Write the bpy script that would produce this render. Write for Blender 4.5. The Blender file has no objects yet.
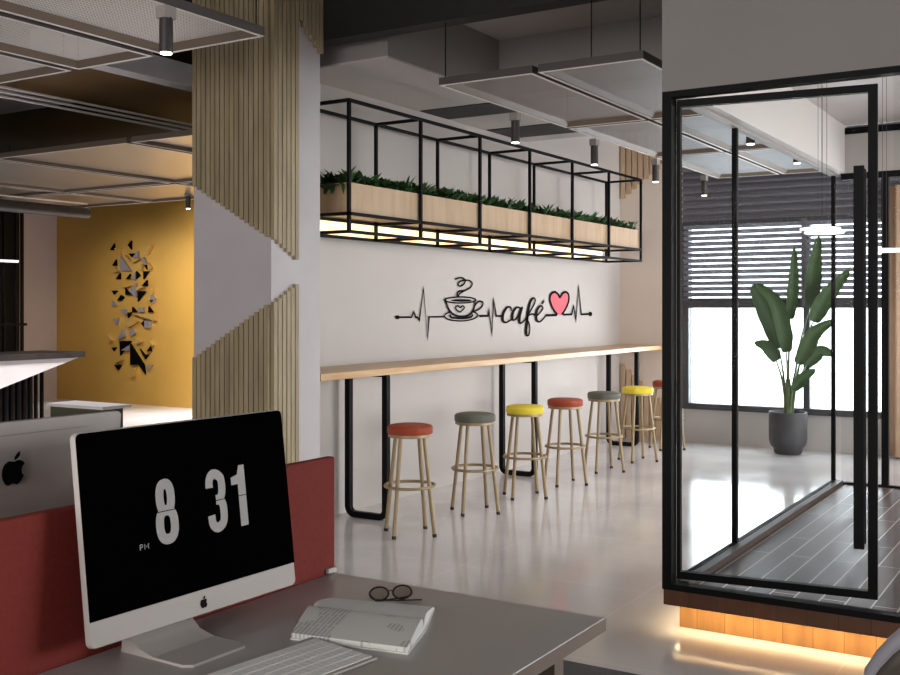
import bpy, bmesh, math, random
from mathutils import Vector, Matrix, Euler
random.seed(7)
scn = bpy.context.scene
COL = scn.collection
PI = math.pi

# ---------------------------------------------------------------- materials
def lin(c):
    return tuple((v/255/12.92 if v/255 <= .04045 else ((v/255+.055)/1.055)**2.4) for v in c)
def new_mat(name):
    m = bpy.data.materials.new(name); m.use_nodes = True
    nt = m.node_tree; b = nt.nodes['Principled BSDF']
    return m, nt, b
def plain(name, rgb, rough=.5, metal=0., noise=0., scale=8., emit=None, estr=0., spec=.5, bump=0., stretch=(1,1,1)):
    m, nt, b = new_mat(name)
    c = lin(rgb)
    b.inputs['Base Color'].default_value = (*c, 1)
    b.inputs['Roughness'].default_value = rough
    b.inputs['Metallic'].default_value = metal
    b.inputs['Specular IOR Level'].default_value = spec
    if emit:
        b.inputs['Emission Color'].default_value = (*lin(emit), 1)
        b.inputs['Emission Strength'].default_value = estr
    if noise or bump:
        tc = nt.nodes.new('ShaderNodeTexCoord'); mp = nt.nodes.new('ShaderNodeMapping')
        mp.inputs['Scale'].default_value = stretch
        n = nt.nodes.new('ShaderNodeTexNoise'); n.inputs['Scale'].default_value = scale
        n.inputs['Detail'].default_value = 6
        nt.links.new(tc.outputs['Object'], mp.inputs['Vector']); nt.links.new(mp.outputs[0], n.inputs['Vector'])
        if noise:
            r = nt.nodes.new('ShaderNodeValToRGB')
            r.color_ramp.elements[0].position = .3; r.color_ramp.elements[1].position = .7
            r.color_ramp.elements[0].color = (*[v*(1-noise) for v in c], 1)
            r.color_ramp.elements[1].color = (*[min(1, v*(1+noise)) for v in c], 1)
            nt.links.new(n.outputs['Fac'], r.inputs[0]); nt.links.new(r.outputs[0], b.inputs['Base Color'])
        if bump:
            bp = nt.nodes.new('ShaderNodeBump'); bp.inputs['Strength'].default_value = bump
            bp.inputs['Distance'].default_value = .01
            nt.links.new(n.outputs['Fac'], bp.inputs['Height']); nt.links.new(bp.outputs[0], b.inputs['Normal'])
    return m
def wood(name, a, b_, stretch, scale=3., rough=.5):
    m, nt, b = new_mat(name)
    b.inputs['Roughness'].default_value = rough
    tc = nt.nodes.new('ShaderNodeTexCoord'); mp = nt.nodes.new('ShaderNodeMapping')
    mp.inputs['Scale'].default_value = stretch
    n = nt.nodes.new('ShaderNodeTexNoise'); n.inputs['Scale'].default_value = scale
    n.inputs['Detail'].default_value = 8; n.inputs['Distortion'].default_value = .6
    r = nt.nodes.new('ShaderNodeValToRGB')
    r.color_ramp.elements[0].position = .32; r.color_ramp.elements[1].position = .68
    r.color_ramp.elements[0].color = (*lin(a), 1); r.color_ramp.elements[1].color = (*lin(b_), 1)
    nt.links.new(tc.outputs['Object'], mp.inputs['Vector']); nt.links.new(mp.outputs[0], n.inputs['Vector'])
    nt.links.new(n.outputs['Fac'], r.inputs[0]); nt.links.new(r.outputs[0], b.inputs['Base Color'])
    return m
def bricks(name, c1, c2, mortar, bw, rh, ms, rough, offset=.5, rot=0, loc=(0,0,0), noise=.08, nstretch=(1,1,1), nscale=2., rnoise=0, bump=.0):
    m, nt, b = new_mat(name)
    b.inputs['Roughness'].default_value = rough
    tc = nt.nodes.new('ShaderNodeTexCoord'); mp = nt.nodes.new('ShaderNodeMapping')
    mp.inputs['Rotation'].default_value = (0, 0, rot); mp.inputs['Location'].default_value = loc
    br = nt.nodes.new('ShaderNodeTexBrick'); br.offset = offset; br.squash = 1
    br.inputs['Scale'].default_value = 1; br.inputs['Brick Width'].default_value = bw
    br.inputs['Row Height'].default_value = rh; br.inputs['Mortar Size'].default_value = ms
    br.inputs['Mortar Smooth'].default_value = .1; br.inputs['Bias'].default_value = 0
    br.inputs['Color1'].default_value = (*lin(c1), 1); br.inputs['Color2'].default_value = (*lin(c2), 1)
    br.inputs['Mortar'].default_value = (*lin(mortar), 1)
    nt.links.new(tc.outputs['Object'], mp.inputs['Vector']); nt.links.new(mp.outputs[0], br.inputs['Vector'])
    mp2 = nt.nodes.new('ShaderNodeMapping'); mp2.inputs['Scale'].default_value = nstretch
    n = nt.nodes.new('ShaderNodeTexNoise'); n.inputs['Scale'].default_value = nscale; n.inputs['Detail'].default_value = 8
    nt.links.new(tc.outputs['Object'], mp2.inputs['Vector']); nt.links.new(mp2.outputs[0], n.inputs['Vector'])
    mr = nt.nodes.new('ShaderNodeMapRange'); mr.inputs['From Min'].default_value = .3; mr.inputs['From Max'].default_value = .7
    mr.inputs['To Min'].default_value = 1-noise; mr.inputs['To Max'].default_value = 1+noise
    nt.links.new(n.outputs['Fac'], mr.inputs['Value'])
    mx = nt.nodes.new('ShaderNodeMix'); mx.data_type = 'RGBA'; mx.blend_type = 'MULTIPLY'; mx.inputs['Factor'].default_value = 1
    nt.links.new(br.outputs['Color'], mx.inputs['A']); nt.links.new(mr.outputs[0], mx.inputs['B'])
    nt.links.new(mx.outputs['Result'], b.inputs['Base Color'])
    if rnoise:
        m2 = nt.nodes.new('ShaderNodeMapRange'); m2.inputs['From Min'].default_value = .3; m2.inputs['From Max'].default_value = .7
        m2.inputs['To Min'].default_value = rough-rnoise; m2.inputs['To Max'].default_value = rough+rnoise
        nt.links.new(n.outputs['Fac'], m2.inputs['Value']); nt.links.new(m2.outputs[0], b.inputs['Roughness'])
    return m
def glass_mat(name, tint=(250,251,251), refl=.12):
    m, nt, b = new_mat(name); nt.nodes.remove(b)
    out = nt.nodes['Material Output']
    t = nt.nodes.new('ShaderNodeBsdfTransparent'); t.inputs['Color'].default_value = (*lin(tint), 1)
    g = nt.nodes.new('ShaderNodeBsdfGlossy'); g.inputs['Roughness'].default_value = .0
    f = nt.nodes.new('ShaderNodeFresnel')
    ge = nt.nodes.new('ShaderNodeNewGeometry'); ir = nt.nodes.new('ShaderNodeMapRange')   # same reflectance on both faces of a thin pane
    ir.inputs['To Min'].default_value = 1.5; ir.inputs['To Max'].default_value = 1/1.5
    nt.links.new(ge.outputs['Backfacing'], ir.inputs['Value']); nt.links.new(ir.outputs[0], f.inputs['IOR'])
    mu = nt.nodes.new('ShaderNodeMath'); mu.operation = 'MULTIPLY'; mu.inputs[1].default_value = refl
    mx = nt.nodes.new('ShaderNodeMixShader')
    nt.links.new(f.outputs[0], mu.inputs[0]); nt.links.new(mu.outputs[0], mx.inputs[0])
    nt.links.new(t.outputs[0], mx.inputs[1]); nt.links.new(g.outputs[0], mx.inputs[2])
    nt.links.new(mx.outputs[0], out.inputs['Surface'])
    return m
def perforated(name, rgb, pitch=.022, hole=.27):
    # sheet metal with round holes punched through it
    m, nt, b = new_mat(name)
    out = nt.nodes['Material Output']
    b.inputs['Base Color'].default_value = (*lin(rgb), 1); b.inputs['Metallic'].default_value = .6
    b.inputs['Roughness'].default_value = .5
    tc = nt.nodes.new('ShaderNodeTexCoord')
    sc = nt.nodes.new('ShaderNodeVectorMath'); sc.operation = 'SCALE'; sc.inputs['Scale'].default_value = 1/pitch
    fr = nt.nodes.new('ShaderNodeVectorMath'); fr.operation = 'FRACTION'
    sb = nt.nodes.new('ShaderNodeVectorMath'); sb.operation = 'SUBTRACT'; sb.inputs[1].default_value = (.5, .5, 0)
    ml = nt.nodes.new('ShaderNodeVectorMath'); ml.operation = 'MULTIPLY'; ml.inputs[1].default_value = (1, 1, 0)
    ln = nt.nodes.new('ShaderNodeVectorMath'); ln.operation = 'LENGTH'
    lt = nt.nodes.new('ShaderNodeMath'); lt.operation = 'LESS_THAN'; lt.inputs[1].default_value = hole
    t = nt.nodes.new('ShaderNodeBsdfTransparent'); mx = nt.nodes.new('ShaderNodeMixShader')
    L = nt.links.new
    L(tc.outputs['Object'], sc.inputs[0]); L(sc.outputs[0], fr.inputs[0]); L(fr.outputs[0], ml.inputs[0])
    L(ml.outputs[0], sb.inputs[0]); L(sb.outputs[0], ln.inputs[0]); L(ln.outputs['Value'], lt.inputs[0])
    L(lt.outputs[0], mx.inputs[0]); L(b.outputs[0], mx.inputs[1]); L(t.outputs[0], mx.inputs[2])
    L(mx.outputs[0], out.inputs['Surface'])
    return m

MT = dict(
 wall   = plain('painted_wall', (188,182,178), .55, noise=.02, scale=1.5),
 plaster= plain('pillar_plaster', (186,180,182), .6, noise=.05, scale=2.5),
 beige  = plain('beige_wall', (214,200,188), .6, noise=.02, scale=1.5),
 white  = plain('white_paint', (190,184,181), .5),
 grey   = plain('grey_ceiling_paint', (165,160,159), .55, noise=.04, scale=1.2),
 fascia = plain('grey_fascia_paint', (140,135,132), .6, noise=.03, scale=1.5),
 darkceil = plain('dark_ceiling', (20,20,21), .8, spec=.2),
 black  = plain('black_metal', (9,9,10), .55, spec=.15),
 blackbeam = plain('black_beam', (16,15,15), .6, noise=.1, scale=2),
 soffit = plain('brown_soffit', (128,98,62), .3, noise=.1, scale=1),
 gold   = plain('gold_wall_paint', (200,156,78), .42, metal=.3, noise=.06, scale=1.2),
 pink   = plain('pale_plaster', (198,182,178), .6, noise=.04, scale=2),
 brown  = plain('dark_brown_wood', (52,36,28), .5, noise=.15, scale=3),
 tile   = bricks('floor_tile', (214,211,212), (210,207,209), (224,221,220), 1.2, 1.2, .004, .13, offset=0, loc=(-.82,-1.0,0), noise=.09, nscale=1.3, rnoise=.05),
 carpet = plain('carpet', (92,90,92), .85, noise=.12, scale=60),
 plank  = bricks('dark_plank_floor', (88,73,66), (66,55,50), (176,166,160), 1.3, .115, .004, .4, offset=.37, noise=.15, nstretch=(1,8,1), nscale=2, rnoise=.06),
 cladding = bricks('platform_wood_lit', (160,116,66), (136,95,52), (70,45,24), .14, 3.0, .0012, .45, offset=0, rot=PI/2, loc=(.05,1.3,0), noise=.2, nstretch=(8,8,1), nscale=2),  # platform wood with the strip's bright yellow light in its tone
 shadeclad = bricks('platform_wood_shaded', (98,58,32), (78,45,25), (40,23,13), .14, 3.0, .0012, .5, offset=0, rot=PI/2, loc=(.05,1.3,0), noise=.25, nstretch=(8,8,1), nscale=2),  # same wood as the plinth, darkened for the dimmer edge
 slat   = wood('slat_wood', (138,124,98), (166,150,120), (6,6,.5), 3, .5),
 oak    = wood('oak_top', (190,150,104), (214,180,134), (.6,8,8), 3, .35),
 box    = wood('plywood_box', (178,150,120), (196,170,140), (8,8,.8), 1.5, .5),
 desk   = plain('grey_laminate', (160,155,152), .28, noise=.02, scale=3),
 deskedge = plain('desk_edge', (104,88,76), .55),
 red    = plain('red_felt', (120,34,23), .85, noise=.08, scale=90, bump=.15),
 alu    = plain('silver_aluminium', (172,166,162), .6, metal=.1, spec=.3),
 screen = plain('black_glass', (4,4,5), .35, spec=0),
 digit  = plain('screen_digit', (30,29,28), .5, emit=(150,144,140), estr=.45),
 logo   = plain('black_emblem', (6,6,7), .7, spec=.1),
 key    = plain('white_key', (226,224,222), .5),
 paper  = plain('paper', (212,212,208), .7),
 goldleg= plain('brass_painted_steel', (150,130,98), .42, metal=.15),
 rubber = plain('black_rubber', (30,28,27), .7),
 seatred= plain('seat_red_orange', (152,58,28), .55, noise=.05, scale=40),
 seatgreen = plain('seat_grey_green', (92,94,84), .55, noise=.05, scale=40),
 seatyellow = plain('seat_yellow', (226,206,50), .55, noise=.04, scale=40),
 leaf   = plain('fern_leaf', (46,84,38), .55, noise=.35, scale=7),
 bigleaf= plain('broad_leaf', (50,72,38), .55, spec=.25),
 stem   = plain('leaf_stem', (78,92,52), .5, noise=.2, scale=8),
 pot    = plain('dark_stone_pot', (58,57,60), .6, noise=.2, scale=6),
 soil   = plain('soil', (40,30,24), .9, noise=.3, scale=30),
 glass  = glass_mat('clear_glass', (250,251,251), .02),
 sideglass = glass_mat('low_reflection_glass', (250,251,251), .004),
 winglass = glass_mat('window_glass', (250,252,252), .5),
 blind  = plain('blind_slat', (100,98,106), .5),
 ribs   = plain('ribbed_panel', (112,110,117), .5),
 winframe = plain('dark_grey_frame', (58,57,60), .45),
 panelframe = plain('panel_frame', (74,68,66), .5),
 lining = plain('panel_lining', (114,99,86), .45),
 rim    = plain('white_rim', (232,226,220), .4),
 mesh   = perforated('perforated_metal', (168,166,166), hole=.36),
 meshbright = perforated('perforated_metal_lit', (240,236,232), pitch=.02, hole=.34),  # same perforated metal, brightened to stand in for light on it
 warm   = plain('warm_diffuser', (255,240,210), .5, emit=(255,214,150), estr=1.7),
 amber  = plain('amber_led', (255,200,110), .5, emit=(255,190,96), estr=1.6),
 lens   = plain('lamp_lens', (255,250,240), .5, emit=(255,246,232), estr=7),
 lamp   = plain('lamp_diffuser', (255,255,255), .5, emit=(255,252,248), estr=1.3),
 spotbody = plain('spot_body', (52,48,47), .45),
 spotgrey = plain('spot_bracket', (150,143,138), .5),
 satin = plain('satin_metal', (200,190,175), .28, metal=.85),
 edgebrown = plain('panel_edge_brown', (104,92,80), .5),
 decal  = plain('black_vinyl', (8,8,8), .8, spec=.1),
 pinkvinyl = plain('pink_vinyl', (226,92,106), .6),
 artblack = plain('art_black', (4,4,6), .7, spec=.05),
 artgrey = plain('art_grey', (140,134,142), .35, metal=.3),
 artgold = plain('art_gold', (186,152,84), .42, metal=.3),
 curtain= plain('tan_curtain', (196,164,136), .8, noise=.06, scale=5),
 marble = plain('white_marble', (226,222,222), .35, noise=.04, scale=3),
 darkstone = plain('dark_stone', (58,52,50), .4, noise=.3, scale=9),
 olive  = plain('olive_panel', (74,76,58), .6),
 leather= plain('dark_olive_leather', (56,49,40), .45, noise=.1, scale=12),
 piping = plain('grey_piping', (132,130,138), .45),
 conduit= plain('steel_conduit', (236,234,232), .35, metal=.2),
 lensglass = glass_mat('spectacle_lens', (205,202,198), .6),
 tortoise = plain('dark_tortoiseshell', (30,20,15), .3),
)

def text_paper():
    m, nt, b = new_mat('printed_page')
    b.inputs['Roughness'].default_value = .6
    tc = nt.nodes.new('ShaderNodeTexCoord')
    br = nt.nodes.new('ShaderNodeTexBrick'); br.offset = .3
    br.inputs['Scale'].default_value = 1; br.inputs['Brick Width'].default_value = .06; br.inputs['Row Height'].default_value = .011
    br.inputs['Mortar Size'].default_value = .0022
    br.inputs['Color1'].default_value = (*lin((166,165,163)), 1); br.inputs['Color2'].default_value = (*lin((180,179,177)), 1)
    br.inputs['Mortar'].default_value = (*lin((206,206,202)), 1)
    n = nt.nodes.new('ShaderNodeTexNoise'); n.inputs['Scale'].default_value = 10; n.inputs['Detail'].default_value = 0
    gt = nt.nodes.new('ShaderNodeMath'); gt.operation = 'GREATER_THAN'; gt.inputs[1].default_value = .47
    mx = nt.nodes.new('ShaderNodeMix'); mx.data_type = 'RGBA'
    mx.inputs['A'].default_value = (*lin((206,206,202)), 1)
    L = nt.links.new
    mp = nt.nodes.new('ShaderNodeMapping'); mp.inputs['Rotation'].default_value = (0, 0, -.197)
    L(tc.outputs['Object'], mp.inputs['Vector']); L(mp.outputs[0], br.inputs['Vector']); L(tc.outputs['Object'], n.inputs['Vector'])
    L(n.outputs['Fac'], gt.inputs[0]); L(gt.outputs[0], mx.inputs['Factor']); L(br.outputs['Color'], mx.inputs['B'])
    L(mx.outputs['Result'], b.inputs['Base Color'])
    return m
MT['page'] = text_paper()
MT['plank'].node_tree.nodes['Principled BSDF'].inputs['Specular IOR Level'].default_value = .12

# ---------------------------------------------------------------- object helpers
def world_loc(o):
    v = Vector((0, 0, 0))
    while o is not None:
        v += o.location; o = o.parent
    return v
def setp(o, label=None, cat=None, group=None, kind=None):
    if label: o['label'] = label
    if cat: o['category'] = cat
    if group: o['group'] = group
    if kind: o['kind'] = kind
    return o
def empty(name, loc, label=None, cat=None, group=None, kind=None, rz=0):
    o = bpy.data.objects.new(name, None); COL.objects.link(o)
    o.empty_display_size = .1
    o.location = loc; o.rotation_euler.z = rz
    return setp(o, label, cat, group, kind)
class MB:
    def __init__(s): s.bm = bmesh.new()
    def box(s, a, b):
        x0, y0, z0 = [min(p, q) for p, q in zip(a, b)]; x1, y1, z1 = [max(p, q) for p, q in zip(a, b)]
        v = [s.bm.verts.new(c) for c in ((x0,y0,z0),(x1,y0,z0),(x1,y1,z0),(x0,y1,z0),(x0,y0,z1),(x1,y0,z1),(x1,y1,z1),(x0,y1,z1))]
        for f in ((0,3,2,1),(4,5,6,7),(0,1,5,4),(1,2,6,5),(2,3,7,6),(3,0,4,7)): s.bm.faces.new([v[i] for i in f])
        return s
    def prism(s, poly, d):
        d = Vector(d); a = [s.bm.verts.new(p) for p in poly]; b = [s.bm.verts.new(Vector(p)+d) for p in poly]
        n = len(poly)
        s.bm.faces.new(a); s.bm.faces.new(b[::-1])
        for i in range(n): s.bm.faces.new([a[i], b[i], b[(i+1)%n], a[(i+1)%n]])
        return s
    def face(s, poly):
        s.bm.faces.new([s.bm.verts.new(p) for p in poly]); return s
    def tube(s, pts, r, n=8, closed=False, cap=True):
        pts = [Vector(p) for p in pts]; m = len(pts)
        rr = r if isinstance(r, (list, tuple)) else [r]*m
        rings = []; prev = None
        for i, p in enumerate(pts):
            if closed: t = pts[(i+1)%m]-pts[i-1]
            else: t = pts[min(i+1, m-1)]-pts[max(i-1, 0)]
            t.normalize()
            if prev is None:
                u = t.orthogonal().normalized()
                if abs(t.z) > .9: u = Vector((1,0,0)); u = (u - t*u.dot(t)).normalized()
            else:
                u = prev - t*prev.dot(t)
                u = u.normalized() if u.length > 1e-6 else t.orthogonal().normalized()
            prev = u; w = t.cross(u)
            rings.append([s.bm.verts.new(p+(u*math.cos(2*PI*k/n+PI/n)+w*math.sin(2*PI*k/n+PI/n))*rr[i]) for k in range(n)])
        for i in range(m if closed else m-1):
            A, B = rings[i], rings[(i+1)%m]
            for k in range(n): s.bm.faces.new([A[k], A[(k+1)%n], B[(k+1)%n], B[k]])
        if cap and not closed:
            s.bm.faces.new(rings[0][::-1]); s.bm.faces.new(rings[-1])
        return s
    def lathe(s, prof, c=(0,0,0), n=32):
        rings = []
        for r, z in prof:
            if r < 1e-5: rings.append([s.bm.verts.new((c[0], c[1], c[2]+z))])
            else: rings.append([s.bm.verts.new((c[0]+r*math.cos(2*PI*k/n), c[1]+r*math.sin(2*PI*k/n), c[2]+z)) for k in range(n)])
        for A, B in zip(rings, rings[1:]):
            for k in range(n):
                q = [A[k%len(A)], A[(k+1)%len(A)], B[(k+1)%len(B)], B[k%len(B)]]
                q = [v for i, v in enumerate(q) if v not in q[:i]]
                if len(q) > 2: s.bm.faces.new(q)
        return s
    def build(s, name, mat, parent=None, local=False, smooth=False, bevel=0, seg=2, label=None):
        bmesh.ops.recalc_face_normals(s.bm, faces=s.bm.faces)
        me = bpy.data.meshes.new(name)
        if bevel:
            es = [e for e in s.bm.edges if len(e.link_faces) == 2 and e.calc_face_angle(0) > .6]
            bmesh.ops.bevel(s.bm, geom=es, offset=bevel, segments=seg, affect='EDGES', profile=.5)
        if parent is not None and not local:
            bmesh.ops.translate(s.bm, verts=s.bm.verts, vec=-world_loc(parent))
        s.bm.to_mesh(me); s.bm.free()
        if smooth:
            for p in me.polygons: p.use_smooth = True
            try: me.set_sharp_from_angle(angle=.7)
            except Exception: pass
        o = bpy.data.objects.new(name, me); COL.objects.link(o)
        me.materials.append(MT[mat])
        if parent is not None: o.parent = parent
        if label: o['label'] = label
        return o
def struct(name, mb, mat, parent=None, label=None, **k):
    o = mb.build(name, mat, parent, **k)
    if parent is None: o['kind'] = 'structure'
    if label: o['label'] = label
    return o
def children(o): return [c for c in bpy.data.objects if c.parent is o]
def copy_tree(o, parent=None, kids=None):
    c = o.copy(); COL.objects.link(c)
    if parent is not None: c.parent = parent
    for ch in children(o): copy_tree(ch, c)
    return c
def smooth_pts(pts, k=6):
    out = []
    n = len(pts)
    for i in range(n-1):
        p0, p1, p2, p3 = [Vector(pts[max(0, min(n-1, j))]) for j in (i-1, i, i+1, i+2)]
        for t in range(k):
            t /= k
            out.append(.5*((2*p1)+(p2-p0)*t+(2*p0-5*p1+4*p2-p3)*t*t+(3*p1-p0-3*p2+p3)*t**3))
    out.append(Vector(pts[-1])); return out
def lightobj(name, kind, loc, rot, energy, color, parent=None, **k):
    l = bpy.data.lights.new(name, kind); l.energy = energy; l.color = color
    for a, v in k.items(): setattr(l, a, v)
    o = bpy.data.objects.new(name, l); COL.objects.link(o)
    if parent is not None:
        o.parent = parent; loc = Vector(loc)-world_loc(parent)
    o.location = loc; o.rotation_euler = rot
    return o
DECAL= [('heartbeat_line','sharp',0.0045,[(7.29,1.523),(7.502,1.521),(7.536,1.569),(7.567,1.521),(7.598,1.52),(7.623,1.491),(7.689,1.771),(7.753,1.33),(7.778,1.522),(8.034,1.522)]),('heartbeat_line','fill',0,[(7.323,1.522),(7.321,1.516),(7.314,1.511),(7.303,1.507),(7.29,1.506),(7.278,1.507),(7.267,1.511),(7.26,1.517),(7.258,1.523),(7.26,1.529),(7.267,1.535),(7.278,1.538),(7.29,1.539),(7.303,1.538),(7.314,1.534),(7.321,1.529)]),('coffee_cup_drawing','curve',0.005,[(8.025,1.527),(8.053,1.547),(8.119,1.564)]),('coffee_cup_drawing','curve',0.005,[(8.025,1.527),(8.072,1.504),(8.167,1.489),(8.323,1.481),(8.463,1.488),(8.575,1.506),(8.623,1.531),(8.585,1.555),(8.514,1.565)]),('coffee_cup_drawing','curve',0.007,[(8.119,1.54),(8.148,1.516),(8.245,1.508),(8.382,1.506),(8.493,1.517),(8.532,1.54)]),('coffee_cup_drawing','curve',0.007,[(8.044,1.677),(8.063,1.642),(8.1,1.592),(8.158,1.552),(8.245,1.529),(8.343,1.522),(8.443,1.532),(8.514,1.56),(8.554,1.607),(8.575,1.654)]),('coffee_cup_drawing','curve',0.005,[(8.585,1.675),(8.578,1.669),(8.557,1.663),(8.523,1.657),(8.477,1.653),(8.424,1.649),(8.365,1.647),(8.303,1.646),(8.242,1.646),(8.185,1.648),(8.134,1.651),(8.092,1.655),(8.06,1.66),(8.041,1.666),(8.034,1.672),(8.041,1.678),(8.06,1.684),(8.092,1.689),(8.134,1.694),(8.185,1.697),(8.242,1.7),(8.303,1.701),(8.365,1.701),(8.424,1.699),(8.477,1.697),(8.523,1.692),(8.557,1.687),(8.578,1.682),(8.585,1.675)]),('coffee_cup_drawing','fill',0,[(8.507,1.671),(8.498,1.667),(8.472,1.663),(8.431,1.66),(8.379,1.658),(8.323,1.657),(8.267,1.658),(8.217,1.659),(8.178,1.662),(8.153,1.665),(8.144,1.668),(8.153,1.672),(8.178,1.676),(8.217,1.679),(8.267,1.681),(8.323,1.682),(8.379,1.682),(8.431,1.68),(8.472,1.678),(8.498,1.674)]),('coffee_cup_drawing','curve',0.0065,[(8.554,1.613),(8.596,1.644),(8.648,1.663),(8.711,1.655),(8.706,1.623),(8.648,1.592),(8.585,1.576),(8.534,1.567)]),('coffee_cup_drawing','curve',0.0045,[(8.293,1.561),(8.225,1.592),(8.225,1.614),(8.264,1.62),(8.299,1.604),(8.339,1.62),(8.372,1.607),(8.353,1.587),(8.293,1.561)]),('coffee_cup_drawing','curve',0.0055,[(8.206,1.86),(8.284,1.877),(8.353,1.874),(8.386,1.849),(8.353,1.817),(8.293,1.801),(8.26,1.816),(8.293,1.842),(8.382,1.857),(8.473,1.853),(8.514,1.826),(8.473,1.789),(8.363,1.756),(8.284,1.729),(8.268,1.704)]),('coffee_cup_drawing','curve',0.005,[(8.372,1.761),(8.274,1.752),(8.245,1.724),(8.268,1.704)]),('heartbeat_line','sharp',0.0065,[(8.648,1.524),(8.817,1.525)]),('heartbeat_line','sharp',0.006,[(8.669,1.524),(8.821,1.526),(8.837,1.574),(8.891,1.351),(8.925,1.678),(8.978,1.522),(9.098,1.521)]),('cafe_lettering','curve',0.01,[(9.282,1.573),(9.276,1.604),(9.207,1.609),(9.139,1.567),(9.106,1.515),(9.125,1.469),(9.194,1.459),(9.304,1.493)]),('cafe_lettering','curve',0.01,[(9.497,1.593),(9.403,1.607),(9.332,1.567),(9.304,1.513),(9.332,1.48),(9.403,1.499),(9.474,1.58),(9.508,1.6),(9.465,1.526),(9.457,1.465),(9.494,1.447),(9.575,1.477)]),('cafe_lettering','curve',0.01,[(9.561,1.471),(9.678,1.552),(9.782,1.642),(9.804,1.687),(9.752,1.701),(9.684,1.648),(9.64,1.552),(9.616,1.443),(9.599,1.361),(9.619,1.32),(9.663,1.326),(9.684,1.387),(9.663,1.449),(9.61,1.495),(9.723,1.538),(9.843,1.517)]),('cafe_lettering','curve',0.01,[(9.834,1.517),(9.935,1.562),(9.981,1.6),(9.935,1.624),(9.864,1.593),(9.822,1.531),(9.843,1.471),(9.904,1.456),(9.981,1.481),(10.05,1.519)]),('cafe_lettering','sharp',0.009,[(9.959,1.642),(10.006,1.677)]),('heartbeat_line','sharp',0.008,[(10.044,1.522),(10.315,1.525)]),('pink_heart','curve',0.009,[(10.325,1.528),(10.218,1.593),(10.145,1.685),(10.17,1.747),(10.25,1.772),(10.332,1.754),(10.387,1.716),(10.447,1.756),(10.531,1.776),(10.605,1.747),(10.605,1.674),(10.531,1.593),(10.437,1.532)]),('pink_heart_fill','fill',0,[(10.387,1.523),(10.325,1.528),(10.218,1.593),(10.145,1.685),(10.17,1.747),(10.25,1.772),(10.332,1.754),(10.387,1.716),(10.447,1.756),(10.531,1.776),(10.605,1.747),(10.605,1.674),(10.531,1.593),(10.437,1.532)]),('heartbeat_line','sharp',0.0065,[(10.464,1.527),(10.684,1.529),(10.736,1.622),(10.795,1.466),(10.869,1.84),(10.937,1.528),(11.184,1.531)]),('heartbeat_line','fill',0,[(11.236,1.531),(11.232,1.521),(11.221,1.512),(11.204,1.507),(11.184,1.505),(11.164,1.507),(11.147,1.513),(11.136,1.521),(11.132,1.531),(11.136,1.541),(11.147,1.55),(11.164,1.555),(11.184,1.557),(11.204,1.555),(11.221,1.549),(11.232,1.541)])]
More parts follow.
